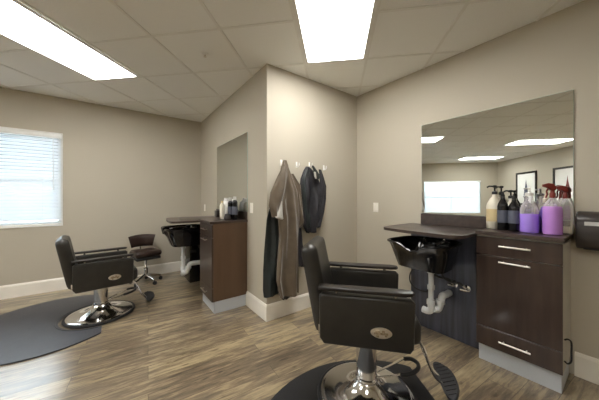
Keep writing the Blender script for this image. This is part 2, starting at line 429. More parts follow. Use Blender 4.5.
# sprinkler
t = thing('fire_sprinkler', 'small chrome sprinkler head in a ceiling tile', 'sprinkler', (.668, 2.396, HC))
b = B(); lathe(b, [(.034, -.001), (.034, -.004), (.02, -.012), (.0, -.012)], seg=20); obj('escutcheon', b, M['white'], t)
b = B(); lathe(b, [(.010, -.012), (.010, -.018), (.004, -.019), (.004, -.024), (.014, -.025), (.014, -.027), (0, -.027)], seg=16); obj('deflector', b, M['steel'], t)

# ------------------------------------------------------------------ styling stations
def station(XW, y0, dd, side_mat, words, near):
    """XW wall plane; y0 lowest y of cabinet; cabinet y0..y0+.45, desk on to y0+1.18; dd extra desk depth"""
    xf = XW-.352-dd*.75; g = 'styling stations'
    cab = thing('storage_cabinet', f'dark wood storage cabinet with steel bar handles {words[0]}', 'cabinet', (XW-.178-dd*.37, y0+.2325, 0))
    X = lambda x: x-(XW-.178-dd*.37); Y = lambda y: y-(y0+.2325)
    b = B(); box(b, X(xf+.018), X(XW-.003), -.2285, .2285, .13, .965, .002, 1); obj('body', b, side_mat, cab)
    b = B(); box(b, X(xf+.03), X(XW-.018), -.222, .222, .0005, .13, .001, 1); obj('toe_kick', b, M['kick'], cab, label='pale grey toe kick')
    def front(name, z0, z1, hz):
        b = B(); box(b, X(xf), X(xf+.0178), -.2295, .2295, z0, z1, .0015, 1); d = obj(name, b, M['espresso'], cab)
        b = B(); tube(b, [(X(xf-.028), -.085, hz), (X(xf-.028), .085, hz)], .0062, 12)
        for yy in (-.062, .062): tube(b, [(X(xf-.028), yy, hz), (X(xf), yy, hz)], .0045, 8)
        obj('bar_handle', b, M['steel'], d)
    front('drawer', .817, .950, .893); front('door', .278, .811, .779); front('drawer', .132, .272, .205)
    if near:
        b = B(); box(b, X(xf+.004), X(XW-.004), -.2300, -.2287, .946, .960); obj('edge_strip', b, M['steel'], cab)
    # countertop: cabinet top plus curved desk
    yd = y0+.465; ye = y0+1.18; xo = XW-.645-dd
    out = [(XW-.002, y0+.465), (XW-.002, ye)]
    curve = smoothpath([(XW-.42-dd, ye-.005, 0), (XW-.545-dd, ye-.03, 0), (XW-.60-dd, ye-.10, 0), (xo+.01, ye-.30, 0), (xo, y0+.66, 0), (xo+.002, y0+.535, 0), (xo+.035, y0+.487, 0), (xo+.11, y0+.467, 0)], 6)
    out += [(p.x, p.y) for p in curve]
    
    top = thing('countertop', f'dark wood countertop with curved desk wing {words[1]}', 'countertop', (XW-.3, y0+.6, 0))
    b = B(); prism(b, [(x-(XW-.3), y-(y0+.6)) for x, y in out], .946, .970, .003, 2); obj('desk_wing', b, M['espresso_top'], top)
    b = B(); box(b, -.072-dd*.75, .298, -.608, -.1365, .966, .992, .002, 1); obj('worktop', b, M['espresso_top'], top)
    b = B(); box(b, .281, .2975, -.135, .467, .9703, 1.080, .002, 1); box(b, .281, .2975, -.60, -.1355, .9923, 1.080, .002, 1); obj('backsplash', b, M['espresso_top'], top)
    # back panel under the desk
    XP = XW-.205; ype = y0+1.07
    b = B(); box(b, XP, XW-.002, y0+.467, ype, .001, .944, .002, 1)
    tag(obj('back_panel', b, M['navy']), f'tall dark boxed panel against the wall behind the shampoo bowl {words[2]}', 'panel')
    # mirror
    mr = thing('wall_mirror', f'frameless {words[3]}', 'mirror', (XW-.002, y0+.525, 1.082))
    b = B(); box(b, -.006, 0, -.537, .537, 0, .922, .0005, 1); obj('mirror_back', b, M['glassedge'], mr)
    b = B(); box(b, -.0075, -.0062, -.534, .534, .003, .919); obj('mirror_glass', b, M['mirror'], mr, smooth=0)
    # shampoo bowl --------------------------------------------------
    bx = XW-.642-dd*1.5; by = y0+.825
    bowl = thing('shampoo_bowl', f'glossy black shampoo bowl with neck rest {words[4]}', 'shampoo bowl', (bx, by, .86))
    hw = .268; L = XP-.014-bx
    N = 40
    def rim(s):                                           # closed rounded rectangle, x 0..L, y -hw..hw ; s in 0..1
        a = 2*PI*s; c, si = math.cos(a), math.sin(a); p = 5.0
        k = (abs(c)**p+abs(si)**p)**(-1/p)
        return L/2+L/2*c*k, hw*si*k
    def ring(m, sc, z, inset=0, shift=0, notch=1):
        vs = []
        for i in range(N):
            x, y = rim(i/N)
            tap = 1-.10*(x/L)                             # narrower at the wall
            xx = L/2+(x-L/2)*sc+shift; yy = y*sc*tap
            zz = z
            fx = max(0, 1-(x/.07)) if x < .07 else 0       # neck rest dips the front rim
            dip = math.exp(-((yy-.0)/.085)**2)*.060*min(1, fx*1.8)*notch
            vs.append(m.verts.new((xx, yy, zz-dip)))
        return vs
    m = B(); R = [ring(m, .60, -.228, shift=.03, notch=0), ring(m, .74, -.218, shift=.02, notch=.0), ring(m, .86, -.10, shift=.008, notch=.15), ring(m, .95, -.018, notch=.9),
                  ring(m, 1.02, -.006), ring(m, 1.03, .004), ring(m, 1.0, .010), ring(m, .93, .004), ring(m, .885, -.03, notch=.8), ring(m, .80, -.11, notch=.2),
                  ring(m, .66, -.185, shift=.02, notch=0), ring(m, .3, -.20, shift=.03, notch=0)]
    for A, Z in zip(R, R[1:]):
        for k in range(N): m.faces.new([A[k], A[(k+1) % N], Z[(k+1) % N], Z[k]])
    m.faces.new(R[0]); m.faces.new(list(reversed(R[-1])))
    obj('basin', m, M['blackgloss'], bowl, smooth=50)
    b = B(); box(b, L-.03, XP-.004-bx, -.13, .13, -.18, -.02, .008); obj('wall_bracket', b, M['blackgloss'], bowl)
    fa = B(); lathe(fa, [(.022, 0), (.024, .012), (.016, .018), (.014, .04), (.0, .044)], (.35, .06, -.03), 16)
    tube(fa, smoothpath([(.35, .06, 0), (.32, .05, .018), (.27, .03, .010), (.23, .02, -.02)], 4), .010, 10)
    obj('faucet', fa, M['chrome'], bowl)
    fa = B(); lathe(fa, [(.02, 0), (.021, .03), (.014, .04), (.018, .052), (0, .056)], (.36, -.10, -.03), 14)
    tube(fa, [(.36, -.10, .018), (.30, -.125, .026)], .006, 8); obj('tap_handle', fa, M['chrome'], bowl)
    fa = B(); tube(fa, smoothpath([(.05, -.17, .012), (.11, -.18, .024), (.19, -.185, .024), (.24, -.19, .012)], 4), .011, 10); obj('spray_hose_head', fa, M['chrome'], bowl)
    # plumbing
    px, py = bx+.22, by-.055
    pl = thing('drain_pipe', f'white plastic drain pipe with trap {words[5]}', 'pipe', (px, py, 0))
    b = B(); tube(b, [(0, 0, .631), (0, 0, .33)], .021, 16); lathe(b, [(.03, 0), (.03, .03)], (0, 0, .60), 16); lathe(b, [(.029, 0), (.029, .035)], (0, 0, .46), 16); obj('tailpiece', b, M['pvc'], pl)
    b = B(); tube(b, smoothpath([(0, 0, .36), (0, .0, .29), (.01, .03, .262), (.01, .075, .262)], 5), .028, 16); lathe(b, [(.033, 0), (.033, .04)], (0, 0, .33), 16); obj('trap_elbow', b, M['pvc'], pl)
    b = B(); tube(b, smoothpath([(0, -.022, .30), (.03, -.045, .30), (.05, -.055, .35), (.07, -.06, .40), ((XP-px)*.45, -.06, .405), ((XP-px)*.7, -.06, .400), (XP-.010-px, -.06, .400)], 6), .028, 16); lathe(b, [(.035, 0), (.035, .03)], (.05, -.055, .345), 16); obj('trap_bend', b, M['pvc'], pl)
    for i, (yy, hz) in enumerate(((y0+.575, .475), (y0+.67, .49))):
        v = thing('shutoff_valve', f'small chrome shut-off valve with black hose, {("right" if i == 0 else "left")} one {words[6]}', 'valve', (XP-.0005, yy, hz), 0, 'shut-off valves under the bowls')
        b = B(); lathe(b, [(.028, 0), (.028, .005), (.015, .012), (.015, .045), (0, .046)], seg=16); bmesh.ops.rotate(b, verts=b.verts, cent=(0, 0, 0), matrix=Matrix.Rotation(-PI/2, 3, 'Y'))
        tube(b, [(-.045, 0, -.012), (-.045, 0, .012), (-.045, .012, .03)], .013, 12); tube(b, [(-.062, -.028, 0), (-.062, .028, 0)], .010, 8); obj('valve_body', b, M['chrome'], v)
        b = B(); tube(b, smoothpath([(-.045, .012, .03), (-.055, .04, .045), (-.08, .10, .05), (-.12, .14, .09), (-.13, .14, .148-.015*i)], 6), .009, 8); obj('supply_hose', b, M['rubber'], v)
    b = B(); a0 = Vector((XW-.20, y0+1.10, .60))
    tube(b, smoothpath([(XP-.09, y0+.93, .622), (XP-.06, y0+1.0, .57), (XP-.05, y0+1.05, .49), (XP-.045, y0+1.05, .41), (XP-.04, y0+.99, .36), (XP-.03, y0+.90, .36), (XP-.006, y0+.86, .42)], 6), .006, 8)
    tag(obj('hose', b, M['rubber']), f'thin black hose looping on the dark panel {words[7]}', 'hose')

station(XD, .25, 0, M['paleside'], ['at the right, beside the wall dispenser', 'at the right, carrying purple spray bottles', 'at the right station',
        'large wall mirror on the right reflecting lights and a window', 'at the right, behind the front styling chair', 'under the right shampoo bowl', 'under the right shampoo bowl', 'at the right station'], True)
station(XB, 2.645, .075, M['brownside'], ['at the middle station with brown side', 'on the middle cabinet, tip pointing left', 'at the middle station',
        'narrow looking wall mirror on the middle wall, plain greenish reflection', 'at the middle station, left of the brown cabinet', 'under the middle shampoo bowl', 'under the middle shampoo bowl', 'at the middle station'], False)
# cable loop on cabinet side
b = B(); tube(b, smoothpath([(2.27, .2495, .345), (2.27, .235, .355), (2.285, .222, .335), (2.29, .222, .27), (2.28, .222, .22), (2.262, .235, .205), (2.262, .2495, .215)], 6), .0048, 8)
tag(obj('cable_loop', b, M['rubber']), 'short black cable loop on the pale side of the right cabinet', 'cable')
# dark box on the floor beyond the middle desk
t = thing('storage_box', 'black floor box below the far end of the middle desk', 'box', (1.02, 4.12, 0))
b = B(); rbox0 = box(b, -.165, .155, -.285, .285, .001, .755, .004, 2); obj('box_body', b, M['blackgloss'], t)
b = B(); box(b, -.168, .158, -.288, .288, .7555, .78, .004, 2); obj('lid', b, M['rubber'], t)

# ------------------------------------------------------------------ styling chairs
def rbox(bm, x0, x1, y0, y1, z0, z1, r, seg=4, mx=None): return box(bm, x0, x1, y0, y1, z0, z1, r, seg, mx)
def styling_chair(cx, cy, ang, za, label, SH=-.036):
    """za arm top height; local +x is the sitter's front"""
    t = thing('styling_chair', label, 'salon chair', (cx, cy, FLOORZ[label[:4]]), ang, 'styling chairs')
    z = za - FLOORZ[label[:4]]
    sb = z-.31                                           # bottom of side panels
    b = B(); lathe(b, [(.278, .001), (.298, .003), (.304, .012), (.301, .024), (.293, .028), (.284, .026), (.27, .018)], seg=64); obj('base_ring', b, M['rubber'], t)
    b = B(); lathe(b, [(.281, .0265), (.276, .029), (.255, .031), (.20, .038), (.15, .052), (.11, .072), (.085, .096), (.072, .118), (.0, .118)], seg=64); obj('base', b, M['chrome'], t)
    b = B(); lathe(b, [(.064, .1185), (.067, .122), (.067, .135), (.060, .14), (.062, .40 if za > .7 else .30), (.058, .405 if za > .7 else .305), (0, .405 if za > .7 else .305)], seg=36); obj('column_sleeve', b, M['chrome'], t)
    b = B(); lathe(b, [(.042, .406 if za > .7 else .306), (.042, sb-.012), (0, sb-.012)], seg=32); obj('piston', b, M['chrome'], t)
    b = B(); box(b, -.15, .12, -.11, .11, sb-.0115, sb+.012, .004); obj('seat_plate', b, M['steel'], t)
    # pump lever
    b = B(); tube(b, [(.055, .02, .145), (.16, .105, .15), (.255, .185, .155)], .006, 10); tube(b, [(.058, -.02, .145), (.14, .0, .15), (.205, .02, .155)], .006, 10); lv = obj('pump_lever', b, M['chrome'], t)
    b = B(); tube(b, smoothpath([(.25, .18, .155), (.295, .185, .157), (.325, .15, .158), (.32, .10, .158), (.28, .05, .157), (.235, .025, .156), (.20, .018, .155)], 5), .0125, 12); obj('lever_grip', b, M['rubber'], lv)
    # seat
    D_ = SH+.036
    b = B(); rbox(b, -.245+D_, .250+D_, -.212, .212, sb+.013, sb+.145, .035, 5); obj('seat', b, M['vinyl'], t)
    for s in (-1, 1):
        b = B(); tube(b, [(-.21+D_, s*.205, sb+.112), (.225+D_, s*.205, sb+.112)], .004, 6); obj('seat_piping', b, M['vinyl'], t)
    # side panels with pads
    for s in (-1, 1):
        b = B()
        out = [(-.215, sb+.004), (.218, sb+.004), (.236, sb+.03), (.242, sb+.256), (.225, sb+.271), (-.225, sb+.271), (-.240, sb+.256), (-.238, sb+.035)]
        prism(b, out, -.028, .028, .014, 4)
        bmesh.ops.rotate(b, verts=b.verts, cent=(0, 0, 0), matrix=Matrix.Rotation(PI/2, 3, 'X'))
        bmesh.ops.translate(b, verts=b.verts, vec=(SH, s*.2415, 0))
        p = obj('side_panel', b, M['vinyl'], t)
        b = B()                                           # badge
        n = 28; oc = [(.078+.047*math.cos(2*PI*k/n)*(1+.12*abs(math.cos(2*PI*k/n))), sb+.100+.027*math.sin(2*PI*k/n)) for k in range(n)]
        prism(b, oc, -.003, .003, .0012, 2); bmesh.ops.rotate(b, verts=b.verts, cent=(0, 0, 0), matrix=Matrix.Rotation(PI/2, 3, 'X'))
        bmesh.ops.translate(b, verts=b.verts, vec=(SH, s*.2728, 0)); bd = obj('badge', b, M['steel'], p, label='oval metal badge')
        b = B()
        for (x0, x1, z0, z1) in ((.060, .128, .070, .082), (.070, .084, .056, .070), (.098, .112, .082, .093), (.112, .124, .062, .070), (.066, .090, .082, .089)):
            box(b, x0+SH-.017, x1+SH-.017, min(s*.2755, s*.278), max(s*.2755, s*.278), sb+z0+.022, sb+z1+.022, .001, 1)
        obj('badge_relief', b, M['bronze'], bd)
        b = B()                                           # lacquered arm pad: tapered plank
        o2 = [(-.244, -.026), (-.230, -.033), (.19, -.033), (.226, -.028), (.238, -.012), (.238, .012), (.226, .028), (.19, .033), (-.230, .033), (-.244, .026)]
        prism(b, [(x+SH, y+s*.243) for x, y in o2], z-.019, z-.001, .005, 3); ap = obj('arm_pad', b, M['blackwood'], t)
        for x in (-.15+SH, .15+SH):
            b = B(); tube(b, [(x, s*.243, sb+.270), (x, s*.243, z-.0185)], .010, 12); obj('arm_post', b, M['chrome'], ap)
    # backrest
    b = B(); H = .492
    m = B(); nu, nv = 25, 27
    def face(sgn):
        g = []
        for j in range(nv):
            v = j/(nv-1); row = []
            for i in range(nu):
                u = -1+2*i/(nu-1)
                w = .222*(1-.05*v)
                # rounded top corners
                vv = v*H
                cr = .045; edge = abs(u)*w; dz = 0
                if vv > H-cr: edge_max = w-cr+math.sqrt(max(0, cr**2-(vv-(H-cr))**2)); edge = abs(u)*edge_max
                th = .043*(1-abs(u)**14)**.5*(1-(2*abs(v-.5))**16)**.5+.002
                x = sgn*th + (.012*(u*u) if sgn > 0 else .006*(1-u*u)*-1)
                row.append(m.verts.new((x, math.copysign(edge, u) if u else 0, vv)))
            g.append(row)
        return g
    F_, R_ = face(1), face(-1)
    for g in (F_, R_):
        for j in range(nv-1):
            for i in range(nu-1): m.faces.new([g[j][i], g[j][i+1], g[j+1][i+1], g[j+1][i]])
    loop = lambda g: g[0] + [g[j][-1] for j in range(1, nv)] + list(reversed(g[-1][:-1])) + [g[j][0] for j in range(nv-2, 0, -1)]
    a, c = loop(F_), loop(R_)
    for k in range(len(a)): m.faces.new([a[k], a[(k+1) % len(a)], c[(k+1) % len(a)], c[k]])
    mx = Matrix.Translation((-.262+D_, 0, sb+.030)) @ Matrix.Rotation(math.radians(-11), 4, 'Y')
    bmesh.ops.transform(m, matrix=mx, verts=m.verts)
    bk = obj('backrest', m, M['vinyl'], t, smooth=60)
    b = B(); lathe(b, [(.010, 0), (.009, .004), (0, .006)], seg=14); bmesh.ops.rotate(b, verts=b.verts, cent=(0, 0, 0), matrix=Matrix.Rotation(PI/2, 3, 'Y'))
    bmesh.ops.translate(b, verts=b.verts, vec=(.040, 0, .40)); bmesh.ops.transform(b, matrix=mx, verts=b.verts); obj('button', b, M['chrome'], bk)
    for s in (-1, 1):
        b = B(); box(b, -.285+D_, -.225+D_, s*.222-.004, s*.222+.004, sb+.035, sb+.085, .002)
        obj('back_bracket', b, M['chrome'], t)
    # footrest
    fz_ = .17 if za > .7 else .075
    b = B()
    for s in (-1, 1): tube(b, smoothpath([(.21, s*.055, sb+.010), (.29, s*.055, sb-.03), (.36, s*.045, fz_+.07), (.41, s*.03, fz_+.006), (.45, s*.03, fz_-.012)], 4), .0085, 10)
    tube(b, [(.452, -.05, fz_-.012), (.452, .05, fz_-.012)], .007, 8)
    fr = obj('footrest_arm', b, M['chrome'], t)
    m = B(); n = 22; oc = []
    for k in range(n):                                    # bean shaped plate, curved towards the chair
        a = 2*PI*k/n; yy = .155*math.sin(a); xx = .046*math.cos(a) - .9*yy*yy
        oc.append((xx, yy))
    prism(m, oc, 0, .020, .006, 3)
    bmesh.ops.transform(m, matrix=Matrix.Translation((.455, 0, fz_)) @ Matrix.Rotation(math.radians(-20), 4, 'Y'), verts=m.verts)
    fp = obj('footplate', m, M['rubber'], t)
    m = B()
    for k in range(9):
        yy = -.12+.03*k; xc = -.9*yy*yy; hw = .034*math.sqrt(max(.05, 1-(yy/.155)**2))
        box(m, xc-hw, xc+hw, yy-.004, yy+.004, .0195, .0245, .001, 1)
    bmesh.ops.transform(m, matrix=Matrix.Translation((.455, 0, fz_)) @ Matrix.Rotation(math.radians(-20), 4, 'Y'), verts=m.verts)
    obj('tread_ribs', m, M['rubber'], fp)
    return t
FLOORZ = {'blac': .0125, 'dark': .0005}
styling_chair(1.24, .975, math.atan2(-.71, .704)-math.radians(4), .768, 'black styling chair in the foreground, raised, on a black mat', -.018)
styling_chair(-.135, 3.37, math.radians(5), .652, 'dark styling chair at the left with chrome disc base beside a grey mat', .018)

# mats
def mat_shape(cx, cy, rx, ry, cut_p, cut_n, notch, name, label):
    pts = []
    n = 72; cn = Vector(cut_n).normalized(); cp = Vector(cut_p)
    raw = [Vector((cx+rx*math.cos(2*PI*k/n), cy+ry*math.sin(2*PI*k/n))) for k in range(n)]
    out = []
    for i in range(n):
        a, c = raw[i], raw[(i+1) % n]; da, dc = (a-cp).dot(cn), (c-cp).dot(cn)
        if da <= 0: out.append(a)
        if (da <= 0) != (dc <= 0): out.append(a+(c-a)*(da/(da-dc)))
    if notch:                                             # half circle bite in the straight edge for the chair base
        nx, ny, nr = notch; q = Vector((nx, ny))
        k0 = [i for i in range(len(out)) if abs((out[i]-cp).dot(cn)) < 1e-4]
        i0, i1 = sorted(k0)
        order = out[i1:]+out[:i0+1] if i1-i0 == 1 else out[i0:i1+1]
        tdir = Vector((-cn.y, cn.x)); s = order[0]; e = order[-1]
        # run from e to s along the cut, detouring round the base
        h = (q-cp).dot(cn); hw = math.sqrt(nr*nr-h*h)
        foot = q-cn*h; dr = (s-e).normalized()
        p0, p1 = foot-dr*hw, foot+dr*hw
        a0 = math.atan2(p0.y-ny, p0.x-nx); a1 = math.atan2(p1.y-ny, p1.x-nx)
        am = math.atan2(-cn.y, -cn.x)
        def nearest(a, ref):
            while a-ref > PI: a -= 2*PI
            while a-ref < -PI: a += 2*PI
            return a
        a0, a1 = nearest(a0, am), nearest(a1, am)
        arc = [Vector((nx+nr*math.cos(a0+(a1-a0)*k/24), ny+nr*math.sin(a0+(a1-a0)*k/24))) for k in range(25)]
        out = order+arc
    c0 = Vector((cx, cy))
    b = B(); prism(b, [(p.x-cx, p.y-cy) for p in out], .0006, .0116, .0035 if not notch else .0035, 2)
    o = obj(name, b, M['mat'] if notch else M['blackmat'], loc=(cx, cy, 0)); tag(o, label, 'mat')
    return o
m1 = mat_shape(1.05, .62, .75, .75, (1.66, .87), (.84, -.54), None, 'salon_mat', 'black floor mat under the foreground styling chair')
m2 = mat_shape(-.52, 3.45, .66, .70, (-.115, 3.4), (1, .0), (-.14, 3.37, .325), 'salon_mat', 'dark grey rounded floor mat at the left with a base cutout')
b = B(); tube(b, [(-.14+.345*math.cos(a)+.52, 3.37+.345*math.sin(a)-3.45, .0118) for a in [math.radians(90+k*6.2) for k in range(0, 30)]], .0045, 8)
obj('cutout_ridge', b, M['mat'], m2)

# ------------------------------------------------------------------ cutting stool
t = thing('cutting_stool', 'small brown cutting stool on casters behind the left chair', 'stool', (.34, 4.23, 0), math.radians(-78))
b = B(); rbox(b, -.165, .165, -.17, .17, .405, .485, .035, 5); obj('seat', b, M['brownseat'], t, label='brown vinyl seat')
b = B(); rbox(b, -.15, .15, -.155, .155, .36, .399, .012, 3); obj('seat_base', b, M['rubber'], t)
m = B(); g = []
for sgn in (1, -1):
    gg = []
    for j in range(7):
        v = j/6; row = []
        for i in range(11):
            u = -1+.2*i; w = .14+.04*v; th = .026*(1-u**6)**.5*(1-(2*abs(v-.5))**6)**.5+.002
            row.append(m.verts.new((-.215+.06*u*u+sgn*th, u*w, .510+.18*v-.015*u*u*v)))
        gg.append(row)
    for j in range(6):
        for i in range(10): m.faces.new([gg[j][i], gg[j][i+1], gg[j+1][i+1], gg[j+1][i]])
    g.append(gg)
lp = lambda g: g[0] + [g[j][-1] for j in range(1, 7)] + list(reversed(g[-1][:-1])) + [g[j][0] for j in range(5, 0, -1)]
a, c = lp(g[0]), lp(g[1])
for k in range(len(a)): m.faces.new([a[k], a[(k+1) % len(a)], c[(k+1) % len(a)], c[k]])
obj('backrest', m, M['brownseat'], t, smooth=60)
b = B(); tube(b, smoothpath([(-.10, 0, .35), (-.20, 0, .36), (-.245, 0, .42), (-.245, 0, .60)], 5), .011, 10); obj('back_stem', b, M['chrome'], t)
b = B(); lathe(b, [(.030, .10), (.030, .22), (.018, .225), (.018, .345), (0, .345)], seg=20); obj('gas_lift', b, M['chrome'], t)
for k in range(5):
    a = 2*PI*k/5+.3; ca, sa = math.cos(a), math.sin(a)
    b = B(); tube(b, [(.02*ca, .02*sa, .125), (.10*ca, .10*sa, .105), (.195*ca, .195*sa, .075)], [.024, .020, .015], 10); lg = obj('leg', b, M['chrome'], t)
    b = B(); lathe(b, [(.026, -.012), (.028, 0), (.026, .012)], seg=18); bmesh.ops.rotate(b, verts=b.verts, cent=(0, 0, 0), matrix=Matrix.Rotation(PI/2, 3, 'X') ); bmesh.ops.rotate(b, verts=b.verts, cent=(0, 0, 0), matrix=Matrix.Rotation(a+.6, 3, 'Z'))
    bmesh.ops.translate(b, verts=b.verts, vec=(.20*ca, .20*sa, .0288)); tube(b, [(.192*ca, .192*sa, .03), (.192*ca, .192*sa, .07)], .006, 8); obj('caster', b, M['rubber'], lg)

# ------------------------------------------------------------------ coat hooks and garments
HX = [1.385, 1.585, 1.765, 1.985]; HZ = [1.612, 1.606, 1.618, 1.602]
HW = ['leftmost, holding the taupe cape', 'second from left, empty, between the garments', 'third from left, holding the black smock', 'rightmost, at the edge of the black smock']
for i in range(4):
    h = thing('coat_hook', f'small white coat hook on the back wall, {HW[i]}', 'hook', (HX[i], YC, HZ[i]), 0, 'white coat hooks')
    b = B(); rbox(b, -.011, .011, -.006, 0, -.03, .032, .0025, 2); obj('hook_plate', b, M['white'], h)
    b = B(); tube(b, smoothpath([(0, -.006, -.012), (0, -.03, -.024), (0, -.046, -.008), (0, -.048, .016)], 4), [.006]*12+[.008], 10); obj('hook_arm', b, M['white'], h)

def cloth(name, rows, yfront, depth, pleats, m_, parent=None, seed=0, ripple=.010, n=56, dsc=None):
    """rows: (z, xl, xr) from top to bottom; a hanging folded tube of cloth in front of the coat wall"""
    rnd = random.Random(seed); q_ = .957
    rows = [(1.24+(z-1.24)*q_, xl*q_, xr*q_) for z, xl, xr in rows]
    rows2 = []
    for (a, c) in zip(rows, rows[1:]):
        k = max(1, int(abs(a[0]-c[0])/.018))
        for i in range(k): rows2.append([a[j]+(c[j]-a[j])*i/k for j in range(3)])
    rows2.append(list(rows[-1]))
    ph = [rnd.uniform(0, 6.28) for _ in range(4)]; zt, zb = rows[0][0], rows[-1][0]
    m = B(); rings = []
    for z, xl, xr in rows2:
        v = (zt-z)/(zt-zb); hw = (xr-xl)/2; xc = (xl+xr)/2; dp = depth*min(1, .35+1.4*v)*min(1, hw/.05); ring = []
        for k in range(n):
            a = 2*PI*k/n; cx = math.cos(a); sy = math.sin(a)
            amp = ripple*min(1, .3+v*1.5)*min(1, hw/.06)
            f = 2.1*(math.sin(pleats*cx*2.2+ph[0]+2.2*v)+.6*math.sin(pleats*cx*4.1+ph[1]-3*v)+.35*math.sin(9*v+cx*5+ph[2]))*amp
            x = xc+hw*cx*(1+.012*math.sin(13*v+ph[3]))
            y = yfront+depth*.5-dp*.5*sy*(1 if sy > 0 else .55) + (f if sy > 0 else f*.4)*abs(sy)**.5
            y = min(y, YC-.004)
            ring.append(m.verts.new((x, y, z+.008*math.sin(cx*7+ph[1])*v*v)))
        rings.append(ring)
    for A, Z in zip(rings, rings[1:]):
        for k in range(n): m.faces.new([A[k], A[(k+1) % n], Z[(k+1) % n], Z[k]])
    m.faces.new(rings[0]); m.faces.new(list(reversed(rings[-1])))
    return obj(name, m, m_, parent, smooth=70)
# taupe cape with its left and right flaps
cape = thing('salon_cape', 'shiny taupe salon cape hanging from the leftmost hook', 'cape')
cloth('cape_body', [(1.635, 1.385, 1.425), (1.56, 1.355, 1.450), (1.45, 1.330, 1.500), (1.32, 1.305, 1.560), (1.15, 1.30, 1.58), (1.02, 1.32, 1.585), (.86, 1.33, 1.575), (.62, 1.31, 1.575), (.40, 1.30, 1.58), (.22, 1.34, 1.585)], 2.01, .085, 2.2, M['taupe'], cape, 3, .012)
cloth('cape_flap', [(1.58, 1.360, 1.42), (1.45, 1.285, 1.41), (1.30, 1.210, 1.40), (1.17, 1.190, 1.37), (1.06, 1.225, 1.34)], 1.99, .05, 1.3, M['taupe'], cape, 5, .008)
cloth('cape_sleeve', [(1.50, 1.46, 1.52), (1.38, 1.50, 1.605), (1.26, 1.52, 1.615), (1.10, 1.53, 1.635), (1.00, 1.54, 1.65), (.95, 1.55, 1.64), (.92, 1.56, 1.61)], 2.03, .065, 1.5, M['taupe'], cape, 8, .009)
cloth('cape_lining', [(1.21, 1.310, 1.318), (1.12, 1.275, 1.320), (1.05, 1.235, 1.33), (1.035, 1.30, 1.335)], 1.965, .02, 1.2, M['greycloth'], cape, 9, .003)
gc = thing('dark_smock', 'dark green black smock hanging beneath the taupe cape', 'smock')
cloth('smock_side', [(1.15, 1.31, 1.36), (1.12, 1.275, 1.39), (1.02, 1.245, 1.40), (.80, 1.225, 1.40), (.50, 1.205, 1.39), (.30, 1.205, 1.38), (.22, 1.215, 1.38)], 2.125, .05, 1.5, M['greencloth'], gc, 12, .008)
cloth('smock_hem', [(.40, 1.38, 1.55), (.24, 1.37, 1.55), (.18, 1.40, 1.52), (.155, 1.43, 1.49)], 2.10, .06, 1.2, M['blackcloth'], gc, 13, .006)
cloth('smock_sleeve', [(.98, 1.57, 1.67), (.75, 1.57, 1.69), (.60, 1.565, 1.71), (.50, 1.57, 1.72), (.475, 1.60, 1.72)], 2.10, .055, 1.2, M['blackcloth'], gc, 14, .006)
jk = thing('black_smock', 'short black smock bunched on the third hook', 'smock')
cloth('smock_body', [(1.60, 1.727, 1.772), (1.55, 1.692, 1.842), (1.46, 1.652, 1.912), (1.34, 1.637, 1.962), (1.20, 1.652, 1.947), (1.05, 1.672, 1.912), (.93, 1.687, 1.877), (.85, 1.732, 1.857)], 2.06, .10, 2.3, M['blackcloth'], jk, 21, .013)
cloth('smock_sleeve', [(1.56, 1.707, 1.762), (1.48, 1.662, 1.747), (1.38, 1.642, 1.732), (1.24, 1.652, 1.732), (1.10, 1.672, 1.742), (.98, 1.697, 1.762), (.90, 1.717, 1.772)], 2.045, .07, 1.2, M['greencloth'], jk, 22, .008)
cloth('smock_sleeve', [(1.575, 1.887, 1.927), (1.50, 1.902, 1.962), (1.38, 1.907, 2.007), (1.24, 1.897, 2.002), (1.10, 1.872, 1.972), (.98, 1.847, 1.932), (.90, 1.832, 1.902)], 2.04, .07, 1.2, M['blackcloth'], jk, 23, .008)
cloth('smock_collar', [(1.605, 1.747, 1.777), (1.55, 1.772, 1.832), (1.50, 1.802, 1.872), (1.46, 1.832, 1.862)], 2.02, .03, 1.2, M['greencloth'], jk, 24, .003)
cloth('collar_tag', [(1.535, 1.767, 1.797), (1.49, 1.772, 1.802), (1.465, 1.787, 1.807)], 2.012, .016, 1., M['greycloth'], jk, 25, .001)

# ------------------------------------------------------------------ switches, dispenser
def plate(loc, rz, label, kind):
    t = thing('light_switch' if kind else 'power_outlet', label, 'switch' if kind else 'outlet', loc, rz)   # local -x faces the room
    b = B(); rbox(b, -.006, -.0005, -.036, .036, -.058, .058, .002, 2); obj('cover_plate', b, M['plate'], t)
    b = B(); rbox(b, -.010, -.0061, -.016, .016, -.033, .033, .001, 1); obj('rocker', b, M['plate'], t)
plate((XD, 1.885, 1.125), 0, 'cream light switch on the right wall beside the room corner', True)
plate((XB, 4.36, 1.075), 0, 'cream light switch on the middle wall left of its mirror', True)
plate((XB, 2.535, 1.13), 0, 'cream light switch on the middle wall right of its mirror', True)
t = thing('paper_dispenser', 'dark brown rounded paper dispenser on the right wall', 'dispenser', (XD, .078, .905))
m = B(); prof = [(0, 0), (-.085, .0), (-.103, .018), (-.108, .08), (-.104, .17), (-.088, .225), (-.06, .243), (0, .245)]
prism(m, [(x, z) for x, z in prof], -.145, .145, .010, 3)
bmesh.ops.rotate(m, verts=m.verts, cent=(0, 0, 0), matrix=Matrix.Rotation(PI/2, 3, 'X'))
bmesh.ops.translate(m, verts=m.verts, vec=(0, 0, 0))
obj('cover', m, M['darkbrown'], t, smooth=40)
b = B(); box(b, -.1095, -.1045, .010, .105, .155, .180, .001, 1, Matrix.Identity(4)); obj('label_plate', b, M['silver'], t, label='silver label plate')
b = B(); box(b, -.10, -.02, -.11, .11, -.004, .0005); obj('paper_slot', b, M['rubber'], t)

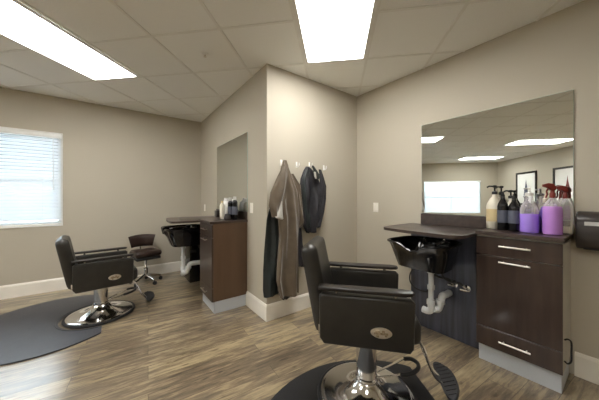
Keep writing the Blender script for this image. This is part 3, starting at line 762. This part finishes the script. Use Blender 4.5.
# ------------------------------------------------------------------ bottles
CT = .9924
def bottle(name, loc, label, prof, m_, seg=28, sy=1.0, rz=0, group='bottles on the right countertop', cat='bottle'):
    t = thing(name, label, cat, (*loc, CT), rz, group)
    b = B(); lathe(b, prof, seg=seg, sy=sy); obj('bottle_body', b, m_, t, smooth=50); return t
def pump(t, z, ang=0, m_=None, s=1):
    m_ = m_ or M['rubber']
    b = B(); lathe(b, [(.019*s, z), (.019*s, z+.022*s), (.010*s, z+.026*s), (.006*s, z+.028*s), (.006*s, z+.055*s), (.014*s, z+.057*s), (.016*s, z+.070*s), (.010*s, z+.075*s), (0, z+.075*s)], seg=16)
    ca, sa = math.cos(ang), math.sin(ang)
    tube(b, [(0, 0, z+.065*s), (.035*s*ca, .035*s*sa, z+.068*s), (.052*s*ca, .052*s*sa, z+.058*s)], .0065*s, 8)
    obj('pump_head', b, m_, t)
def trigger(t, z, ang, m_, s):
    mx = Matrix.Rotation(ang, 4, 'Z') @ Matrix.Translation((0, 0, z)) @ Matrix.Diagonal((s*.80, s*.85, s*1.15, 1))
    b = B(); lathe(b, [(.021, 0), (.021, .026), (.015, .034), (.013, .048), (0, .048)], seg=18); bmesh.ops.transform(b, matrix=mx, verts=b.verts)
    obj('spray_collar', b, m_, t)
    b = B(); v0 = len(b.verts)
    prism(b, [(-.022, .052), (-.016, .046), (.014, .046), (.034, .066), (.066, .068), (.068, .084), (.030, .092), (-.006, .086), (-.020, .070)], -.013, .013, .004, 2)
    bmesh.ops.rotate(b, verts=b.verts, cent=(0, 0, 0), matrix=Matrix.Rotation(PI/2, 3, 'X'))
    bmesh.ops.transform(b, matrix=mx, verts=b.verts); obj('spray_head', b, m_, t)
    b = B(); tube(b, smoothpath([(.030, 0, .056), (.040, 0, .040), (.036, 0, .020), (.046, 0, .000)], 4), .006, 8); bmesh.ops.transform(b, matrix=mx, verts=b.verts); obj('trigger', b, m_, t)
LEFT = math.radians(118)     # pointing along the counter to the left
# 1 large cream jug
t = bottle('shampoo_jug', (2.485, .665), 'large cream jug with amber label and black pump on the right counter', [(.058, .001), (.064, .006), (.064, .18), (.060, .20), (.036, .245), (.019, .262), (.019, .278), (0, .278)], M['cream'], sy=.85)
b = B(); lathe(b, [(.0648, .06), (.0648, .16)], seg=28, sy=.85); obj('bottle_label', b, M['amber'], t, label='amber label')
pump(t, .278, LEFT)
t = bottle('pump_bottle', (2.52, .570), 'cloudy bottle with black pump standing behind the black bottles', [(.028, .001), (.031, .005), (.031, .16), (.026, .20), (.014, .225), (.014, .245), (0, .245)], M['cream'])
pump(t, .245, LEFT, s=.9)
for i, (x, y, h, lab) in enumerate([(2.395, .590, 1.0, 'left one of two black spray bottles on the right counter, the taller'), (2.388, .522, .93, 'right one of two black spray bottles on the right counter, the shorter')]):
    t = bottle('spray_bottle', (x, y), lab, [(.031, .001), (.034, .005), (.034, .185*h), (.030, .205*h), (.014, .238*h), (.012, .258*h), (0, .258*h)], M['blackgloss'])
    b = B(); lathe(b, [(.0346, .06), (.0346, .155)], seg=28); obj('bottle_label', b, M['greylabel'], t)
    b = B(); lathe(b, [(.013, .2585*h), (.013, .272*h), (.008, .280*h), (.0045, .290*h), (0, .29*h)], seg=14); tube(b, [(0, 0, .276*h), (-.01, .02, .278*h)], .004, 8); obj('mist_cap', b, M['rubber'], t)
# 5 cloudy bottle with blue-purple liquid
t = bottle('disinfectant_jug', (2.392, .437), 'wide cloudy bottle half filled with blue purple liquid', [(.060, .001), (.064, .006), (.064, .155), (.060, .180), (.042, .215), (.027, .228), (.026, .262), (0, .262)], M['clear'], sy=.8)
b = B(); lathe(b, [(.0605, .0015), (.0648, .006), (.0648, .134), (.0635, .136)], seg=28, sy=.8); obj('liquid', b, M['purple'], t, label='blue purple liquid')
b = B(); lathe(b, [(.024, .2625), (.024, .285), (.008, .29), (.006, .315), (.011, .318), (0, .33)], seg=16); tube(b, [(0, 0, .318), (-.012, .03, .316)], .005, 8); obj('bottle_cap', b, M['white'], t)
t = bottle('slim_bottle', (2.478, .365), 'slim bottle of violet liquid between the two wide purple bottles', [(.030, .001), (.033, .005), (.033, .14), (.028, .17), (.014, .195), (.013, .215), (0, .215)], M['clear'])
b = B(); lathe(b, [(.0305, .0015), (.0336, .005), (.0336, .141), (.0286, .171), (.0205, .186)], seg=24); obj('liquid', b, M['purple'], t)
b = B(); lathe(b, [(.017, .2155), (.017, .245), (.006, .25), (0, .262)], seg=16); obj('bottle_cap', b, M['cream'], t)
# 7 big violet sprayer with red head
t = bottle('trigger_bottle', (2.382, .318), 'wide violet spray bottle with red trigger head, front right of the counter', [(.053, .001), (.057, .006), (.057, .165), (.054, .188), (.042, .215), (.025, .236), (.020, .250), (0, .250)], M['clear'], sy=.85)
b = B(); lathe(b, [(.0535, .0015), (.0578, .006), (.0578, .166), (.0552, .186), (.053, .192)], seg=28, sy=.85); obj('liquid', b, M['violet'], t, label='violet liquid')
trigger(t, .250, LEFT, M['red'], .95)
t = bottle('trigger_bottle', (2.50, .272), 'cloudy spray bottle with red trigger head, against the mirror at the right end', [(.036, .001), (.040, .006), (.040, .175), (.034, .205), (.020, .232), (.018, .245), (0, .245)], M['clear'])
b = B(); lathe(b, [(.034, .006), (.037, .010), (.037, .05), (0, .05)], seg=24); obj('liquid', b, M['cream'], t)
trigger(t, .245, LEFT, M['red'], .85)
# middle station bottles
G2 = 'bottles on the middle counter'
t = bottle('shampoo_jug', (1.085, 2.975), 'white jug with a white cap on the middle countertop', [(.065, .001), (.07, .006), (.07, .15), (.062, .19), (.035, .215), (.02, .225), (0, .225)], M['white'], group=G2, sy=.8)
b = B(); lathe(b, [(.026, .2255), (.026, .25), (0, .252)], seg=16); obj('bottle_cap', b, M['white'], t)
t = bottle('lotion_bottle', (1.12, 2.835), 'white bottle beside the white jug on the middle countertop', [(.036, .001), (.04, .005), (.04, .16), (.03, .19), (.015, .2), (0, .2)], M['cream'], group=G2)
b = B(); lathe(b, [(.018, .2005), (.018, .235), (0, .236)], seg=16); obj('bottle_cap', b, M['white'], t)
t = bottle('lotion_bottle', (.995, 2.865), 'slim cream bottle in front of the white bottles on the middle countertop', [(.026, .001), (.028, .005), (.028, .16), (.02, .18), (.012, .19), (0, .19)], M['cream'], group=G2)
b = B(); lathe(b, [(.014, .1905), (.014, .215), (0, .216)], seg=16); obj('bottle_cap', b, M['amber'], t)
for i, (x, y, s, lab) in enumerate([(1.06, 2.775, .96, 'left of the tall black bottles on the middle countertop'), (1.09, 2.715, 1.0, 'right of the tall black bottles on the middle countertop')]):
    t = bottle('spray_bottle', (x, y), lab, [(.027, .001), (.03, .005), (.03, .20*s), (.026, .215*s), (.015, .225*s), (0, .225*s)], M['blackgloss'], group=G2)
    b = B(); lathe(b, [(.0305, .06), (.0305, .15)], seg=28); obj('bottle_label', b, M['greylabel'], t)
    b = B(); lathe(b, [(.02, .226*s), (.02, .265*s), (0, .266*s)], seg=16); obj('bottle_cap', b, M['silver'], t)
t = thing('styling_jar', 'small round dark jar at the front of the middle countertop', 'jar', (.995, 2.695, CT))
b = B(); lathe(b, [(.028, .001), (.036, .012), (.038, .035), (.032, .052), (0, .052)], seg=24); obj('jar_body', b, M['darkbrown'], t)
b = B(); lathe(b, [(.03, .0525), (.03, .066), (.026, .070), (0, .070)], seg=24); obj('lid', b, M['rubber'], t)
t = thing('tissue_box', 'small dark square box on the middle countertop left of the jug', 'box', (1.09, 3.24, CT))
b = B(); rbox(b, -.05, .05, -.055, .055, .0005, .085, .004, 2); obj('box_body', b, M['darkbrown'], t)
b = B(); box(b, -.03, .03, -.012, .012, .0855, .087); obj('slot', b, M['rubber'], t)

# ------------------------------------------------------------------ pictures on the rear right wall
dW = (Vector((W2C-YR, YR))-Vector(cornW)).normalized(); angW = math.atan2(dW.y, dW.x)
def picture(s0, label, red, first=None):
    w, z0, z1 = .86, 1.02, 2.08
    p = Vector(cornW)+dW*s0
    t = thing('framed_picture', label, 'picture', (p.x, p.y, z0), angW, 'framed pictures')        # local +y faces the room
    h = z1-z0; m = B(); f = .055
    for (x0, x1, a, c) in ((0, w, 0, f), (0, w, h-f, h), (0, f, f, h-f), (w-f, w, f, h-f)): box(m, x0, x1, .001, .032, a, c, .003, 1)
    obj('picture_frame', m, M['frame_dark'], t)
    m = B(); box(m, f, w-f, .002, .012, f, h-f); obj('mount', m, M['paper'], t, smooth=0)
    m = B(); prism(m, [(w*.5-.10, .30), (w*.5+.10, .30), (w*.5+.06, .52), (w*.5+.015, .70), (w*.5+.0, .82), (w*.5-.03, .62), (w*.5-.07, .48)], 0, .002)
    bmesh.ops.rotate(m, verts=m.verts, cent=(0, 0, 0), matrix=Matrix.Rotation(PI/2, 3, 'X')); bmesh.ops.translate(m, verts=m.verts, vec=(0, .0145, 0))
    obj('print', m, M['red'] if red else M['greylabel'], t, smooth=0)
picture(.99, 'dark framed picture with grey motif, left one in the mirror reflection', False)
picture(2.42, 'dark framed picture with red motif, right one in the mirror reflection', True)

# ------------------------------------------------------------------ light from outside
w = bpy.data.worlds.new('sky'); bpy.context.scene.world = w; w.use_nodes = True; nt = w.node_tree
bg = nt.nodes['Background']; sky = nt.nodes.new('ShaderNodeTexSky'); sky.sky_type = 'HOSEK_WILKIE'; sky.turbidity = 6; sky.sun_direction = (.5, -.6, .6)
mxn = nt.nodes.new('ShaderNodeMix'); mxn.data_type = 'RGBA'; mxn.inputs['Factor'].default_value = .75
nt.links.new(sky.outputs[0], mxn.inputs['A']); mxn.inputs['B'].default_value = (.86, .92, 1.0, 1)
nt.links.new(mxn.outputs['Result'], bg.inputs['Color']); bg.inputs['Strength'].default_value = 7

# ------------------------------------------------------------------ camera
cd = bpy.data.cameras.new('camera'); cam = bpy.data.objects.new('camera', cd); C.objects.link(cam)
cd.sensor_width = 36; cd.lens = 246.06/599*36; cd.clip_start = .02
cam.location = (0, 0, 1.24); cam.rotation_euler = (PI/2, 0, math.radians(53.4)-PI/2)
cd.shift_y = (198.13-200)/599
bpy.context.scene.camera = cam
sc = bpy.context.scene
sc.view_settings.view_transform = 'Standard'; sc.view_settings.look = 'None'; sc.view_settings.gamma = 1
sc.view_settings.use_curve_mapping = False; sc.view_settings.exposure = 1.54
sc.cycles.max_bounces = 10; sc.cycles.diffuse_bounces = 6; sc.cycles.glossy_bounces = 5
sc.cycles.caustics_reflective = False; sc.cycles.caustics_refractive = False; sc.cycles.sample_clamp_indirect = 8
